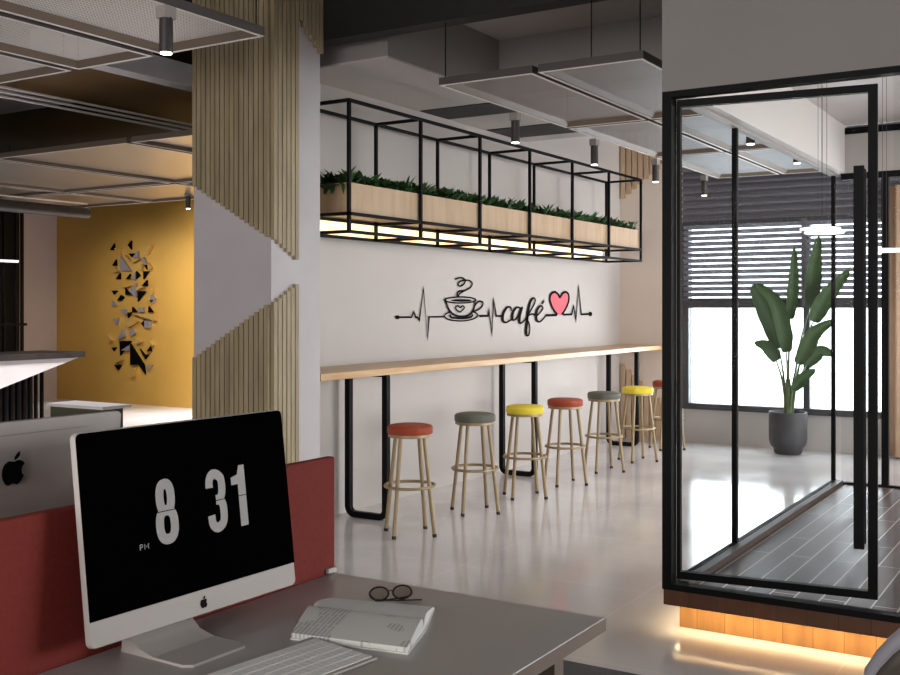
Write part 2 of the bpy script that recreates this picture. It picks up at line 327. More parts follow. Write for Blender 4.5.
ART= [('black',[(14.268,2.577),(14.169,2.686),(14.163,2.574)]),('black',[(13.838,2.648),(13.752,2.719),(13.752,2.571)]),('black',[(13.811,2.508),(13.678,2.505),(13.744,2.442)]),('black',[(14.218,2.314),(14.122,2.414),(14.114,2.306)]),('black',[(14.13,2.083),(14.027,2.189),(14.022,2.081)]),('black',[(13.886,2.079),(13.779,2.17),(13.779,2.078)]),('black',[(13.63,2.21),(13.63,2.081),(13.551,2.14)]),('black',[(13.466,2.207),(13.336,2.204),(13.461,2.073)]),('black',[(13.453,2.31),(13.336,2.308),(13.375,2.229)]),('black',[(13.498,1.964),(13.383,2.059),(13.377,1.959)]),('black',[(14.232,1.894),(14.095,1.892),(14.169,1.828)]),('black',[(13.892,1.928),(13.892,1.817),(13.744,1.816)]),('black',[(13.598,1.879),(13.409,1.877),(13.593,1.705)]),('black',[(14.095,1.725),(14.005,1.817),(13.932,1.78),(14.005,1.721)]),('grey',[(14.0,2.467),(14.0,2.226),(13.752,2.217)]),('grey',[(13.585,2.548),(13.704,2.432),(13.577,2.429)]),('grey',[(13.506,2.427),(13.44,2.434),(13.375,2.314),(13.453,2.334)]),('grey',[(13.758,2.092),(13.638,2.201),(13.638,2.072)]),('grey',[(13.625,2.017),(13.79,1.88),(13.625,1.778)]),('grey',[(13.31,1.722),(13.245,1.803),(13.167,1.758),(13.232,1.682)]),('grey',[(14.204,1.725),(14.204,1.632),(14.109,1.641)]),('gold',[(13.718,2.331),(13.466,2.329),(13.493,2.216)]),('gold',[(13.798,2.366),(13.506,2.418),(13.678,2.348)]),('gold',[(13.44,2.635),(13.232,2.629),(13.362,2.469)]),('gold',[(14.136,2.284),(14.041,2.208),(14.191,2.201)]),('gold',[(14.0,1.966),(13.758,1.972),(13.892,1.937)]),('gold',[(13.362,1.813),(13.232,1.921),(13.31,1.631)]),('gold',[(13.878,2.482),(13.825,2.379),(13.731,2.368)]),('gold',[(13.598,1.943),(13.427,1.941),(13.598,1.888)]),('gold',[(13.336,2.341),(13.258,2.266),(13.31,2.213)]),('gold',[(14.136,2.601),(14.0,2.588),(14.0,2.486)]),('black',[(13.842,1.523),(13.736,1.534),(13.827,1.435)]),('black',[(13.727,1.618),(13.615,1.534),(13.727,1.53)]),('black',[(13.338,1.628),(13.238,1.529),(13.347,1.529)]),('black',[(13.517,1.348),(13.436,1.404),(13.436,1.276)]),('black',[(14.033,1.048),(13.757,1.053),(14.02,0.806)]),('black',[(13.776,1.011),(13.776,0.655),(13.451,0.664)]),('black',[(13.57,0.661),(13.451,0.674),(13.421,0.514)]),('black',[(13.555,0.931),(13.436,0.83),(13.421,0.758)]),('black',[(13.436,0.83),(13.338,0.843),(13.421,0.758)]),('black',[(13.386,0.887),(13.303,0.972),(13.279,0.89)]),('black',[(14.228,0.933),(14.119,0.941),(14.181,0.876)]),('black',[(14.166,0.644),(13.996,0.649),(14.073,0.556)]),('grey',[(13.421,1.39),(13.297,1.39),(13.297,1.277),(13.421,1.276)]),('grey',[(13.934,1.25),(14.073,1.069),(13.904,1.124)]),('grey',[(13.751,1.262),(13.646,1.19),(13.706,1.137),(13.782,1.168)]),('grey',[(13.392,0.651),(13.244,0.664),(13.332,0.585)]),('grey',[(13.996,1.565),(13.873,1.586),(13.873,1.481)]),('grey',[(13.57,1.607),(13.451,1.607),(13.451,1.535),(13.57,1.534)]),('grey',[(14.181,1.417),(14.057,1.428),(14.088,1.311)]),('grey',[(13.806,0.974),(13.98,0.891),(13.797,0.895)]),('grey',[(13.303,1.731),(13.2,1.73),(13.259,1.679)]),('gold',[(13.715,1.513),(13.171,1.5),(13.171,1.391)]),('gold',[(14.306,1.161),(14.197,1.056),(14.306,1.054)]),('gold',[(13.751,0.499),(13.631,0.607),(13.676,0.459)]),('gold',[(13.273,1.071),(13.215,0.99),(13.303,1.009)]),('gold',[(14.119,0.783),(13.934,0.745),(14.088,0.678)]),('gold',[(13.661,1.127),(13.481,1.047),(13.631,1.003)]),('gold',[(13.873,1.418),(13.57,1.378),(13.812,1.272)])]

E_SPOT=28; E_WORLD=5; E_WIN=90; E_SIDE=520; E_NEAR=340; E_LED=9; E_GOLD=330; E_RECEP=420; E_ROOM=12; EXPO=0.0; CHROT=-58
# ================================================================ THE SETTING
XW = 12.08     # face of the wall stub at the end of the counter
XE = 12.2            # plane of the end wall (window, gold wall)
YW = 5.05            # plane of the cafe wall
struct('floor', MB().box((-4,-5,-.1),(XE+.3,16.5,0)), 'tile', label='pale glossy stone tile floor')
struct('floor_carpet', MB().box((-4,-2.2,.0),(4.34,3.4,.006)), 'carpet', label='dark grey carpet area under the desks')
struct('wall_cafe', MB().box((5.6,YW,0),(XE,YW+.2,3.9)), 'wall', label='white wall behind the bar counter')
# end wall with the window opening (Y 1.95..4.27, Z .40..3.0)
w = MB().box((XW,4.3,0),(XE+.25,5.05,3.9))
struct('wall_far', w, 'beige', label='beige end wall beside the window')
wn = MB().box((XE+.03,-5,0),(XE+.25,4.3,.40)).box((XE+.03,-5,2.62),(XE+.25,4.3,3.9)).box((XE+.03,-5,.4),(XE+.25,1.75,2.62))
struct('wall_window', wn, 'wall', label='wall around the far window')
struct('wall_gold', MB().box((XE-.05,5.35,0),(XE+.25,15.9,3.9)), 'gold', label='gold painted end wall')
struct('wall_left', MB().box((11.4,15.68,0),(XE-.05,15.9,3.9)), 'pink', label='pale plaster wall beside the gold wall')
struct('wall_left_dark', MB().box((-4,15.68,0),(11.4,15.9,3.9)), 'darkceil', label='dark brown wall at the far left')
struct('wall_near', MB().box((-4.2,-5,0),(-4,16.5,3.9)), 'wall')
struct('wall_right', MB().box((-4,-5.2,0),(5.5,-5,3.9)).box((5.5,-5.2,0),(XE,-5,.5)).box((5.5,-5.2,3.0),(XE,-5,3.9)), 'wall')
struct('ceiling', MB().box((5.74,-5,3.75),(XE,5.05,3.95)), 'grey', label='grey ceiling above the bar')
struct('ceiling_dark', MB().box((-4,-5,3.98),(5.74,16.5,4.1)).box((5.74,5.05,3.92),(XE,16.5,4.1)), 'darkceil', label='dark open ceiling')
struct('beam', MB().box((5.6,1.86,3.4),(5.74,5.04,3.98)), 'blackbeam', label='black ceiling beam beside the pillar')
struct('beam_grey', MB().box((7.42,1.86,3.3),(7.75,4.14,3.75)), 'fascia', label='grey ceiling beam above the hanging panels')
sf = MB().box((5.87,4.14,3.312),(9.6,5.05,3.75)).build('ceiling_soffit','fascia')  # grey sides and white underside put the light difference into colour
setp(sf,'dropped white ceiling soffit above the planter, sides coloured grey for shade',None,None,'structure')
MB().box((5.87,4.14,3.3),(9.6,5.05,3.312)).build('underside','white',sf,label='white underside')
for x0,x1,y0,n in ((7.6,8.06,4.3,1),(8.75,9.3,4.3,2)):
    v = MB().box((x0,y0,3.293),(x1,5.02,3.31)).build('ceiling_vent','blackbeam')
    setp(v, ('dark slot vent in the white soffit, nearer to the pillar','dark slot vent in the white soffit, farther from the pillar')[n-1], 'vent', 'slot vents in the soffit')
# dark baffles in the open ceiling
bf = MB()
for i in range(26):
    y = 1.9+i*.2
    bf.box((1.2,y,3.86),(5.4,y+.05,3.98))
struct('ceiling_baffle', bf, 'black', label='row of black ceiling baffles')
struct('ceiling_soffit_brown', MB().box((5.0,6.62,3.5),(XE-.06,8.0,3.6)), 'soffit', label='glossy brown soffit over the reception area')
struct('trim_1', MB().box((4.9,6.45,3.44),(XE-.06,6.62,3.62)), 'marble', label='white edge trim of the brown soffit')
struct('ceiling_beam_left', MB().box((6.3,8.2,3.62),(6.9,15.4,3.92)), 'grey', label='grey beam in the dark ceiling at the left')
for i,(dy,dz) in enumerate(((0,0),(.09,-.02),(.18,-.04))):
    c = MB().tube([(4.5,7.72+dy,3.42+dz),(11.9,7.72+dy,3.42+dz)],.011,8).build('ceiling_conduit','conduit')
    setp(c, ('steel conduit pipe under the dark ceiling, topmost of three','steel conduit pipe under the dark ceiling, middle of three','steel conduit pipe under the dark ceiling, lowest of three')[i],'pipe','conduit pipes under the ceiling')

# ---- pillar with slat cladding
PX0,PX1,PY0,PY1 = 5.1,5.59,4.5,5.18
pil = MB().box((PX0,PY0,0),(PX1,PY1,3.98)).build('pillar','plaster')
setp(pil,'grey plaster pillar clad with pale wooden slats',None,None,'structure')
T=.028; PIT=.042; SW=.034
# positions along the two faces: distance s from the left rear edge of the -X face
sl_up, sl_dn, sl_co = MB(), MB(), MB()
LEN = PY1-PY0
ZU0, ZU1 = 2.425, 1.905     # lower ends of the upper slats, from rear edge to arrow tip
ZD0, ZD1 = 1.255, 1.765
NA = 16
s_tip = LEN+.24
def slat(mb, s, z0, z1):
    if s < LEN:
        y = PY1 - s
        mb.box((PX0-T, y-SW/2, z0),(PX0, y+SW/2, z1))
    else:
        x = PX0 + (s-LEN)
        mb.box((x-SW/2, PY0-T, z0),(x+SW/2, PY0, z1))
ss = [.03+i*PIT for i in range(16)] + [LEN+.012+i*PIT for i in range(6)]
for s in ss:
    t = min(1, s/s_tip)
    slat(sl_up, s, ZU0+(ZU1-ZU0)*t, 3.97)
    slat(sl_dn, s, 0.02, ZD0+(ZD1-ZD0)*t)
for i in range(6):
    s = LEN+.012+(6+i)*PIT
    slat(sl_co, s, 3.48-.034*i, 3.97)
struct('slat_panel', sl_up, 'slat', pil)
struct('slat_panel', sl_dn, 'slat', pil)
struct('slat_panel', sl_co, 'slat', pil)

# ---- slats on the end wall beside the counter
a = MB(); b = MB()
for i in range(9):
    y = 5.0-i*.075
    a.box((XW-.03,y-.028,2.93+.055*i),(XW,y+.028,3.74))
for i in range(8):
    y = 5.0-i*.075
    b.box((XW-.03,y-.028,.02),(XW,y+.028,.92-.065*i))
o = a.build('wall_slat_panel','box'); setp(o,'pale slats on the end wall, cut to a slope below the ceiling panels','wall slats',None,'structure')
o = b.build('wall_slat_panel','box'); setp(o,'pale slats low on the end wall under the counter','wall slats',None,'structure')

# ---- far window with ribbed header and blinds
win = empty('window_1',(XE,3.0,.4),'wide far window behind the potted plant',None,None,'structure')
f = MB().box((XE-.02,1.72,.40),(XE+.1,4.3,.47)).box((XE-.02,1.72,2.55),(XE+.1,4.3,2.62)).box((XE-.02,4.22,.47),(XE+.1,4.3,2.55)).box((XE-.02,1.72,.47),(XE+.1,1.8,2.55))
f.build('window_frame','winframe',win)
for y in (2.86,):
    MB().box((XE-.0,y-.035,.47),(XE+.08,y+.035,2.55)).build('mullion','winframe',win)
MB().box((XE+.04,2.895,.47),(XE+.05,4.22,2.55)).build('window_pane','winglass',win)
MB().box((XE+.04,1.8,.47),(XE+.05,2.825,2.55)).build('window_pane','winglass',win)
rb = MB()
for i in range(14):
    z = 2.62+i*.085
    rb.prism([(XE+.03,1.72,z),(XE-.06,1.72,z),(XE-.06,1.72,z+.02),(XE-.03,1.72,z+.058),(XE+.02,1.72,z+.06),(XE+.02,1.72,z+.0849),(XE+.03,1.72,z+.0849)],(0,2.58,0))
struct('trim_2', rb, 'ribs', label='grey ribbed panel above the window')
bl = empty('venetian_blind',(XE-.1,3.0,2.6),'grey slatted window blind half lowered behind the plant','blind')
for i in range(14):
    z = 2.55-i*.066
    MB().prism([(XE-.10,2.0,z+.020),(XE-.10,2.0,z+.024),(XE-.06,2.0,z-.02),(XE-.06,2.0,z-.024)],(0,2.26,0)).build('slat','blind',bl)
MB().box((XE-.11,2.0,1.60),(XE-.05,4.26,1.68)).build('bottom_rail','winframe',bl)
MB().box((XE-.11,2.0,2.57),(XE-.05,4.26,2.62)).build('head_rail','winframe',bl)
lad = MB()
for y in (2.86,):
    MB().box((XE-.112,y-.03,1.62),(XE-.104,y+.03,2.6)).build('ladder_tape','blind',bl)

# ---- meeting room
GX = 5.0; GY = 1.86; RX = 8.72; RY = -1.6
PF = .215
plat = MB().box((GX+.12,RY,0),(RX,GY-.04,.135)).build('platform','cladding')
setp(plat,'raised wooden platform under the glass meeting room',None,None,'structure')
MB().box((GX,RY,.135),(RX,GY,PF)).build('fascia','shadeclad',plat,label='wooden platform edge, coloured darker for shade')
struct('floor_planks', MB().box((GX+.05,RY,PF),(RX-.03,GY-.05,PF+.004)),'plank', label='dark plank floor of the meeting room')
led = MB().box((GX+.03,RY,.126),(GX+.055,GY-.05,.1345)).build('led_strip','amber')
setp(led,'glowing amber strip light under the front edge of the platform','strip light')
led2 = MB().box((GX+.15,GY-.018,.126),(RX,GY-.008,.1345)).build('led_strip','amber')
setp(led2,'amber strip light under the long side of the platform','strip light')
ZB = .265; ZT = 2.655
front = empty('partition_front',(GX,1.0,PF),'black framed glass front of the meeting room',None,None,'structure')
m = MB()
m.box((GX-.02,RY,PF),(GX+.05,GY,ZB-.02))                 # bottom rail
m.box((GX-.02,RY,ZT-.02),(GX+.05,GY,ZT+.01))                     # head rail
m.box((GX-.02,GY-.048,ZB-.02),(GX+.05,GY,ZT-.02))                # corner post
m.box((GX-.02,RY,ZB-.02),(GX+.05,RY+.06,ZT-.02))
m.build('frame','black',front)
MB().box((GX+.012,RY+.06,ZB-.02),(GX+.022,.80,ZT-.02)).build('glass_pane','glass',front)
side = empty('partition_side',(6.0,GY-.03,PF),'black framed glass side wall of the meeting room',None,None,'structure')
m = MB().box((GX+.05,GY-.05,PF),(RX,GY-.02,ZB-.02))
for x in (6.07,8.67): m.box((x-.016,GY-.05,ZB-.02),(x+.016,GY-.02,ZT-.016))
m.build('frame','black',side)
MB().box((GX+.05,GY-.06,ZT-.016),(RX,GY-.01,ZT)).build('head_rail','spotgrey',side)
for x0,x1 in ((GX+.05,6.054),(6.086,8.654)):
    MB().box((x0,GY-.04,ZB-.02),(x1,GY-.03,ZT-.016)).build('glass_pane','sideglass',side)
MB().box((GX+.05,GY-.11,PF+.004),(RX-.06,GY-.062,PF+.035)).build('skirting','brown',side)
back = empty('partition_back',(RX-.03,0,PF),'black framed glass rear wall of the meeting room',None,None,'structure')
m = MB().box((RX-.05,RY,PF),(RX,GY-.09,ZB-.03)).box((RX-.05,RY,ZT-.05),(RX,GY-.09,ZT)).box((RX-.05,RY,2.96),(RX,GY-.12,3.01))
m.box((RX-.05,1.42,ZB-.03),(RX,1.47,ZT-.05))
m.build('frame','black',back)
MB().box((RX-.03,RY,ZB-.03),(RX-.02,1.42,ZT-.05)).build('glass_pane','sideglass',back)
MB().box((RX-.03,1.47,ZB-.03),(RX-.02,GY-.09,ZT-.05)).build('glass_pane','sideglass',back)
MB().box((RX-.04,RY,ZT),(RX-.01,GY-.12,2.96)).build('transom_panel','white',back)
struct('bulkhead', MB().box((GX+.05,GY-.12,ZT),(RX,GY,3.75)),'white', label='white bulkhead above the glass side wall')
struct('fascia_wall', MB().box((GX-.02,RY,ZT+.01),(GX+.05,GY,3.98)),'fascia', label='grey wall above the glass front')
struct('ceiling_room', MB().box((GX+.05,RY,3.03),(RX,GY-.12,3.1)),'white', label='white ceiling of the meeting room')
struct('wall_bulkhead_back', MB().box((RX-.04,RY,3.1),(RX,GY-.12,3.75)),'white')
rp = empty('partition_right',(6.9,RY,PF),'black framed glass wall at the far side of the meeting room',None,None,'structure')
m = MB().box((GX+.05,RY-.05,PF),(RX,RY-.01,ZB)).box((GX+.05,RY-.05,ZT-.03),(RX,RY-.01,ZT)).box((6.85,RY-.05,ZB),(6.89,RY-.01,ZT-.03))
m.build('frame','black',rp)
MB().box((GX+.05,RY-.035,ZB),(6.85,RY-.025,ZT-.03)).build('glass_pane','sideglass',rp)
MB().box((6.89,RY-.035,ZB),(RX,RY-.025,ZT-.03)).build('glass_pane','sideglass',rp)
MB().box((GX+.05,RY-.05,ZT),(RX,RY-.01,3.1)).build('transom_panel','white',rp)
# door leaf, hinged at the corner post and ajar
DW=.925; DH=2.385
door = empty('door_1',(GX+.06,GY-.05,ZB),'black framed glass door standing ajar with a tall bar handle',None,None,'structure', rz=math.radians(7))
def dbox(mb,y0,y1,z0,z1,x0=-.02,x1=.02): mb.box((x0,-y1,z0-ZB),(x1,-y0,z1-ZB)); return mb
z0,z1 = ZB-.005, ZB+DH-.02
m = MB(); dbox(m,0,DW,z0,z0+.035); dbox(m,0,DW,z1-.035,z1); dbox(m,0,.018,z0+.035,z1-.035); dbox(m,DW-.042,DW,z0+.035,z1-.035)
m.build('door_frame','black',door,local=True)
m = MB(); dbox(m,.018,DW-.042,z0+.035,z1-.035,-.004,.004); m.build('door_glass','glass',door,local=True)
for sgn in (-1,1):
    m = MB()
    x0,x1 = (-.085,-.045) if sgn<0 else (.045,.085)
    if sgn<0: dbox(m,DW-.10,DW-.055,.50,2.25,x0,x1)
    else: dbox(m,DW-.10,DW-.055,.50,2.25,x0,x1)
    for zz in (.7,2.05): dbox(m,DW-.085,DW-.07,zz,zz+.02,min(x0,x1)+(.04 if sgn<0 else -.041),max(x0,x1)+(.041 if sgn<0 else -.04))
    m.build('door_handle','black',door,local=True)
# curtain at the right of the window
cu = MB(); n=90; prev=None
for i in range(n+1):
    y = 1.98-i*1.5/n; x = XE-.16+.045*math.sin(i*.75)+.012*math.sin(i*2.1)
    cur=(cu.bm.verts.new((x,y,.02)),cu.bm.verts.new((x,y,2.9)))
    if prev: cu.bm.faces.new([prev[0],cur[0],cur[1],prev[1]])
    prev=cur
o=cu.build('curtain','curtain',smooth=True); sm=o.modifiers.new('s','SOLIDIFY'); sm.thickness=.006
setp(o,'tan floor-length curtain at the right end of the far window','curtain')

# ================================================================ BAR
bar = empty('bar_counter',(8.9,4.78,0),'long pale oak bar counter along the white wall on black looped legs','counter')
MB().box((PX1+.01,4.5,1.105),(XW-.005,5.04,1.155)).build('counter_top','oak',bar,bevel=.004)
for x in (6.5,8.93,11.5):
    pts=[(x,4.6,1.085)]
    for k in range(7):
        t=k/6*PI/2; pts.append((x,4.6+.06*(1-math.cos(t)),.022+.06*(1-math.sin(t))))
    for k in range(7):
        t=k/6*PI/2; pts.append((x,4.95-.06*(1-math.sin(t)),.022+.06*(1-math.cos(t))))
    pts.append((x,4.95,1.085))
    lm = MB().tube(pts,.032,4)
    lm.box((x-.02,4.6-.02,1.08),(x+.02,4.95+.02,1.104))
    lm.build('leg_frame','black',bar)
def make_stool():
    r = empty('bar_stool',(0,0,0))
    MB().lathe([(0,.752),(.13,.754),(.152,.748),(.162,.737),(.162,.700),(.157,.692),(0,.692)],n=40).build('seat','seatred',r,smooth=True)
    MB().lathe([(0,.692),(.154,.692),(.156,.672),(.14,.668),(0,.668)],n=40).build('seat_ring','goldleg',r,smooth=True)
    for k in range(4):
        a=k*PI/2
        p=lambda rad,z:(rad*math.cos(a),rad*math.sin(a),z)
        lg=MB().tube([p(.120,.672),p(.203,.018)],.0145,10).build('leg','goldleg',r,smooth=True)
        MB().tube([p(.2025,.022),p(.2055,.0)],.0155,10).build('foot_cap','rubber',lg,smooth=True)
    ring=[(.176*math.cos(2*PI*k/48),.176*math.sin(2*PI*k/48),.335) for k in range(48)]
    MB().tube(ring,.011,8,closed=True).build('foot_ring','goldleg',r,smooth=True)
    return r
stool_spec=[((6.209,4.187),'seatred','red-orange round bar stool beside the nearest counter leg, first in the row from the pillar',.02),
 ((7.147,4.205),'seatgreen','dark grey-green round bar stool standing between the nearest red and yellow stools',.05),
 ((7.942,4.181),'seatyellow','bright yellow round bar stool in front of the middle counter leg',-.05),
 ((8.717,4.177),'seatred','red-orange round bar stool between the nearer yellow stool and the farther grey-green stool',.08),
 ((9.613,4.187),'seatgreen','grey-green round bar stool beside the farthest counter leg, before the far yellow stool',.04),
 ((10.441,4.166),'seatyellow','yellow round bar stool second from the far end, in front of the low wall slats',.1),
 ((11.490,4.233),'seatred','red-orange round bar stool at the far end of the row, partly behind the glass frame',.0)]
st0=make_stool()
for i,((x,y),mt,lab,rz) in enumerate(stool_spec):
    s = st0 if i==0 else copy_tree(st0)
    s.location=(x,y,0); s.rotation_euler.z=rz; s.scale=(1,1,1.03)
    setp(s,lab,'stool','stools along the bar counter')
    for c in children(s):
        if c.name.split('.')[0]=='seat' and i:
            c.data=c.data.copy(); c.data.materials[0]=MT[mt]

# ---- hanging planter frame
FX=[5.845+.9*i for i in range(7)]; FYf,FYb=4.45,4.87; ZTOP,ZLO,ZBO=3.04,2.255,2.13
hp = empty('hanging_planter_frame',(8.55,4.66,ZBO),'long black metal frame on the wall above the bar holding a planter box','planter frame')
B=.0115
def bar_box(name,a,b):
    MB().box((a[0]-B,a[1]-B,a[2]-B),(b[0]+B,b[1]+B,b[2]+B)).build(name,'black',hp)
for x in FX:
    bar_box('post',(x,FYf,ZBO+2*B),(x,FYf,ZTOP-2*B)); bar_box('post',(x,FYb,ZBO+2*B),(x,FYb,ZTOP-2*B))
    for z in (ZTOP,ZLO,ZBO): bar_box('crossbar',(x,FYf+2*B,z),(x,FYb-2*B,z))
for y in (FYf,FYb):
    for z in (ZTOP,ZLO,ZBO): bar_box('rail',(FX[0],y,z),(FX[-1],y,z))
pb = MB()
bx0,bx1,by0,by1,bz0,bz1=5.875,11.22,4.47,4.852,2.272,2.475
pb.box((bx0,by0,bz0),(bx1,by1,bz0+.02)).box((bx0,by0,bz0+.02),(bx1,by0+.02,bz1)).box((bx0,by1-.02,bz0+.02),(bx1,by1,bz1)).box((bx0,by0+.02,bz0+.02),(bx0+.02,by1-.02,bz1)).box((bx1-.02,by0+.02,bz0+.02),(bx1,by1-.02,bz1))
p_=empty('planter_box',(8.55,4.66,bz0),'long pale plywood planter box lying in the black hanging frame','planter')
pb.build('box','box',p_); MB().box((bx0+.02,by0+.02,bz0+.02),(bx1-.02,by1-.02,bz1-.04)).build('soil','soil',p_)
lv=MB()
def leafblade(mb,base,d,L,wd,droop):
    d=Vector(d).normalized(); up=Vector((0,0,1)); s_=d.cross(up)
    s_=s_.normalized() if s_.length>1e-3 else Vector((1,0,0))
    base=Vector(base); rows=[]
    for t,ww in ((0,.25),(.35,1),(.7,.8),(1,0.05)):
        c=base+d*L*t-up*droop*L*t*t
        rows.append((mb.bm.verts.new(c-s_*wd*ww),mb.bm.verts.new(c+s_*wd*ww)))
    for a_,b_ in zip(rows,rows[1:]): mb.bm.faces.new([a_[0],a_[1],b_[1],b_[0]])
rnd=random.Random(3)
for i in range(1500):
    # small sprays of three to four leaflets
    x=rnd.uniform(bx0+.02,bx1-.03); y=rnd.uniform(by0+.025,by1-.03)
    z=2.455+.06*rnd.random()
    a=rnd.uniform(0,2*PI)
    for k in range(4):
        a2=a+rnd.gauss(0,.9)
        d=(math.cos(a2)*.8,math.sin(a2)*.6,rnd.uniform(.25,.95))
        leafblade(lv,(x,y,z),d,rnd.uniform(.075,.16),rnd.uniform(.011,.019),rnd.uniform(.1,.5))
for i in range(32):
    x=bx0-.02+rnd.uniform(-.01,.04); y=rnd.uniform(by0,by1)
    leafblade(lv,(x,y,2.47),(-.5,rnd.gauss(0,.5),rnd.uniform(-.2,.4)),rnd.uniform(.06,.11),.014,.9)
o=lv.build('foliage','leaf'); setp(o,'low green fern leaves filling the long planter box','plants',None,'stuff')
sl=empty('hanging_strip_light',(8.55,4.92,ZBO),'long warm glowing light strip under the planter box','light')
MB().box((5.7,4.9,2.145),(11.2,4.925,2.262)).build('diffuser','warm',sl)
MB().box((5.7,4.925,2.14),(11.2,4.95,2.266)).build('housing','winframe',sl)

# ---- cafe wall decal
dec=empty('wall_decal',(9.2,YW,1.2),'black heartbeat line wall sticker with coffee cup, the word café and a pink heart','wall sticker')
groups={}
for part,kind,wd,pts in DECAL: groups.setdefault(part,[]).append((kind,wd,pts))
for part,items in groups.items():
    split = part=='heartbeat_line'
    mb=MB()
    for j,(kind,wd,pts) in enumerate(items):
        if split and j: mb=MB()
        if 'pink_heart' == part: yy=YW-.010
        elif part.endswith('fill'): yy=YW-.007
        else: yy=YW-.008-.0004*j
        if kind=='fill':
            mb.prism([(x,yy,z) for x,z in pts],(0,.003,0))
            if split: mb.build('heartbeat_dot','decal',dec)
            continue
        P=[Vector((x,yy,z)) for x,z in pts]
        closed=(P[0]-P[-1]).length<1e-4
        if kind=='curve': P=smooth_pts(P,7)
        n=len(P); L_=[]; R_=[]
        for i in range(n):
            a_=P[i]-P[i-1] if i else (P[i]-P[-2] if closed else P[1]-P[0])
            b_=P[i+1]-P[i] if i<n-1 else (P[1]-P[0] if closed else P[i]-P[i-1])
            a_=a_.normalized() if a_.length>1e-7 else b_.normalized(); b_=b_.normalized() if b_.length>1e-7 else a_
            na=Vector((-a_.z,0,a_.x)); nb=Vector((-b_.z,0,b_.x)); mm=na+nb
            if mm.length<.25: mm=na
            mm.normalize(); k=1/max(.3,mm.dot(na))
            ww=wd
            if part=='cafe_lettering' and kind=='curve':
                tt=(a_+b_); ang=abs(tt.normalized().z) if tt.length>0 else 1
                down = tt.z<0
                ww=wd*(.62+ (.75*ang if down else .0))
            ww*= (1.75 if part=='heartbeat_line' else 1.4)
            off=mm*ww*k; off.x*=1.45
            L_.append(mb.bm.verts.new(P[i]+off)); R_.append(mb.bm.verts.new(P[i]-off))
        for i in range(n-1): mb.bm.faces.new([L_[i],L_[i+1],R_[i+1],R_[i]])
        if split: mb.build('heartbeat_line','decal',dec)
    if not split: mb.build(part,'pinkvinyl' if part.endswith('fill') else 'decal',dec)

# ---- wall art on the gold wall
art=empty('wall_art',(XE-.05,13.7,1.6),'relief of small black, grey and gold triangles on the gold wall','wall art')
for col,poly in ART:
    h={'black':.03,'grey':.045,'gold':.06}[col]
    MB().prism([(XE-.055-h,y,z) for y,z in poly],(.004+h,0,0)).build('plate',{'black':'artblack','grey':'artgrey','gold':'artgold'}[col],art)

# ================================================================ HANGING CEILING PANELS
def panel(x0,x1,y0,y1,label,group,z=3.0,wires=True,ztop=3.75,frame_wires=(0,1,2,3),solid=False,mesh='mesh'):
    r=empty('ceiling_panel',((x0+x1)/2,(y0+y1)/2,z),label,'ceiling panel',group)
    t=.022; h=.05
    MB().box((x0,y0,z+.003),(x1,y0+t,z+h)).box((x0,y1-t,z+.003),(x1,y1,z+h)).box((x0,y0+t,z+.003),(x0+t,y1-t,z+h)).box((x1-t,y0+t,z+.003),(x1,y1-t,z+h)).build('frame','edgebrown' if solid else 'panelframe',r)
    q=.018
    MB().box((x0,y0,z),(x1,y0+q,z+.003)).box((x0,y1-q,z),(x1,y1,z+.003)).box((x0,y0+q,z),(x0+q,y1-q,z+.003)).box((x1-q,y0+q,z),(x1,y1-q,z+.003)).build('rim','rim',r)
    l=MB(); i0=t+.001; i1=.03 if solid else .06; za,zb=z+.004,z+.035
    A=[(x0+i0,y0+i0,za),(x1-i0,y0+i0,za),(x1-i0,y1-i0,za),(x0+i0,y1-i0,za)]
    C_=[(x0+i1,y0+i1,zb),(x1-i1,y0+i1,zb),(x1-i1,y1-i1,zb),(x0+i1,y1-i1,zb)]
    for k in range(4): l.face([A[k],A[(k+1)%4],C_[(k+1)%4],C_[k]])
    l.build('lining','lining',r)
    MB().box((x0+i1-.004,y0+i1-.004,zb),(x1-i1+.004,y1-i1+.004,zb+.002)).build('mesh_sheet','satin' if solid else mesh,r)
    if wires:
        cs=[(x0+.03,y1-.03),(x0+.03,y0+.03),(x1-.03,y1-.03),(x1-.03,y0+.03),(x0+.03,(y0+y1)/2)]
        for k in frame_wires:
            x,y=cs[k]; MB().tube([(x,y,z+.048),(x,y,ztop)],.004,6).build('wire','black',r)
    return r
g='hanging panels above the bar aisle'
rows=[(5.62,7.46,'nearest'),(7.51,9.35,'second'),(9.40,11.24,'farthest')]
cols=[(2.91,3.57,'on the bar side'),(2.21,2.87,'on the glass room side')]
W_SETS={(0,0):(0,2),(0,1):(4,1,3),(1,0):(2,),(1,1):(3,),(2,0):(2,),(2,1):(3,)}
for ri,(x0,x1,rn) in enumerate(rows):
    for ci,(y0,y1,cn) in enumerate(cols):
        panel(x0,x1,y0,y1,f'{rn} perforated panel in the row above the bar aisle, {cn}',g,frame_wires=W_SETS[ri,ci])
g='hanging panels above the desks'
for y0,y1,cn in ((3.69,4.43,'with the spotlight on it'),(4.51,5.13,'next to the spotlight panel'),(5.2,5.87,'third from the pillar')):
    panel(2.29,4.13,y0,y1,f'perforated hanging panel above the desks {cn}',g,ztop=3.98,mesh='meshbright')
g='hanging panels before the gold wall'
k=0
order=('first','second','third','fourth','fifth','sixth','seventh','eighth','ninth')
for xi,(x0,x1) in enumerate(((6.18,8.45),(8.52,9.83))):
    for j in range(4):
        y0=5.2+j*1.87
        panel(x0,x1,y0,y0+1.81,f'{order[j]} wide panel from the pillar in the {"nearer" if xi==0 else "farther"} row before the gold wall',g,wires=False,solid=True)

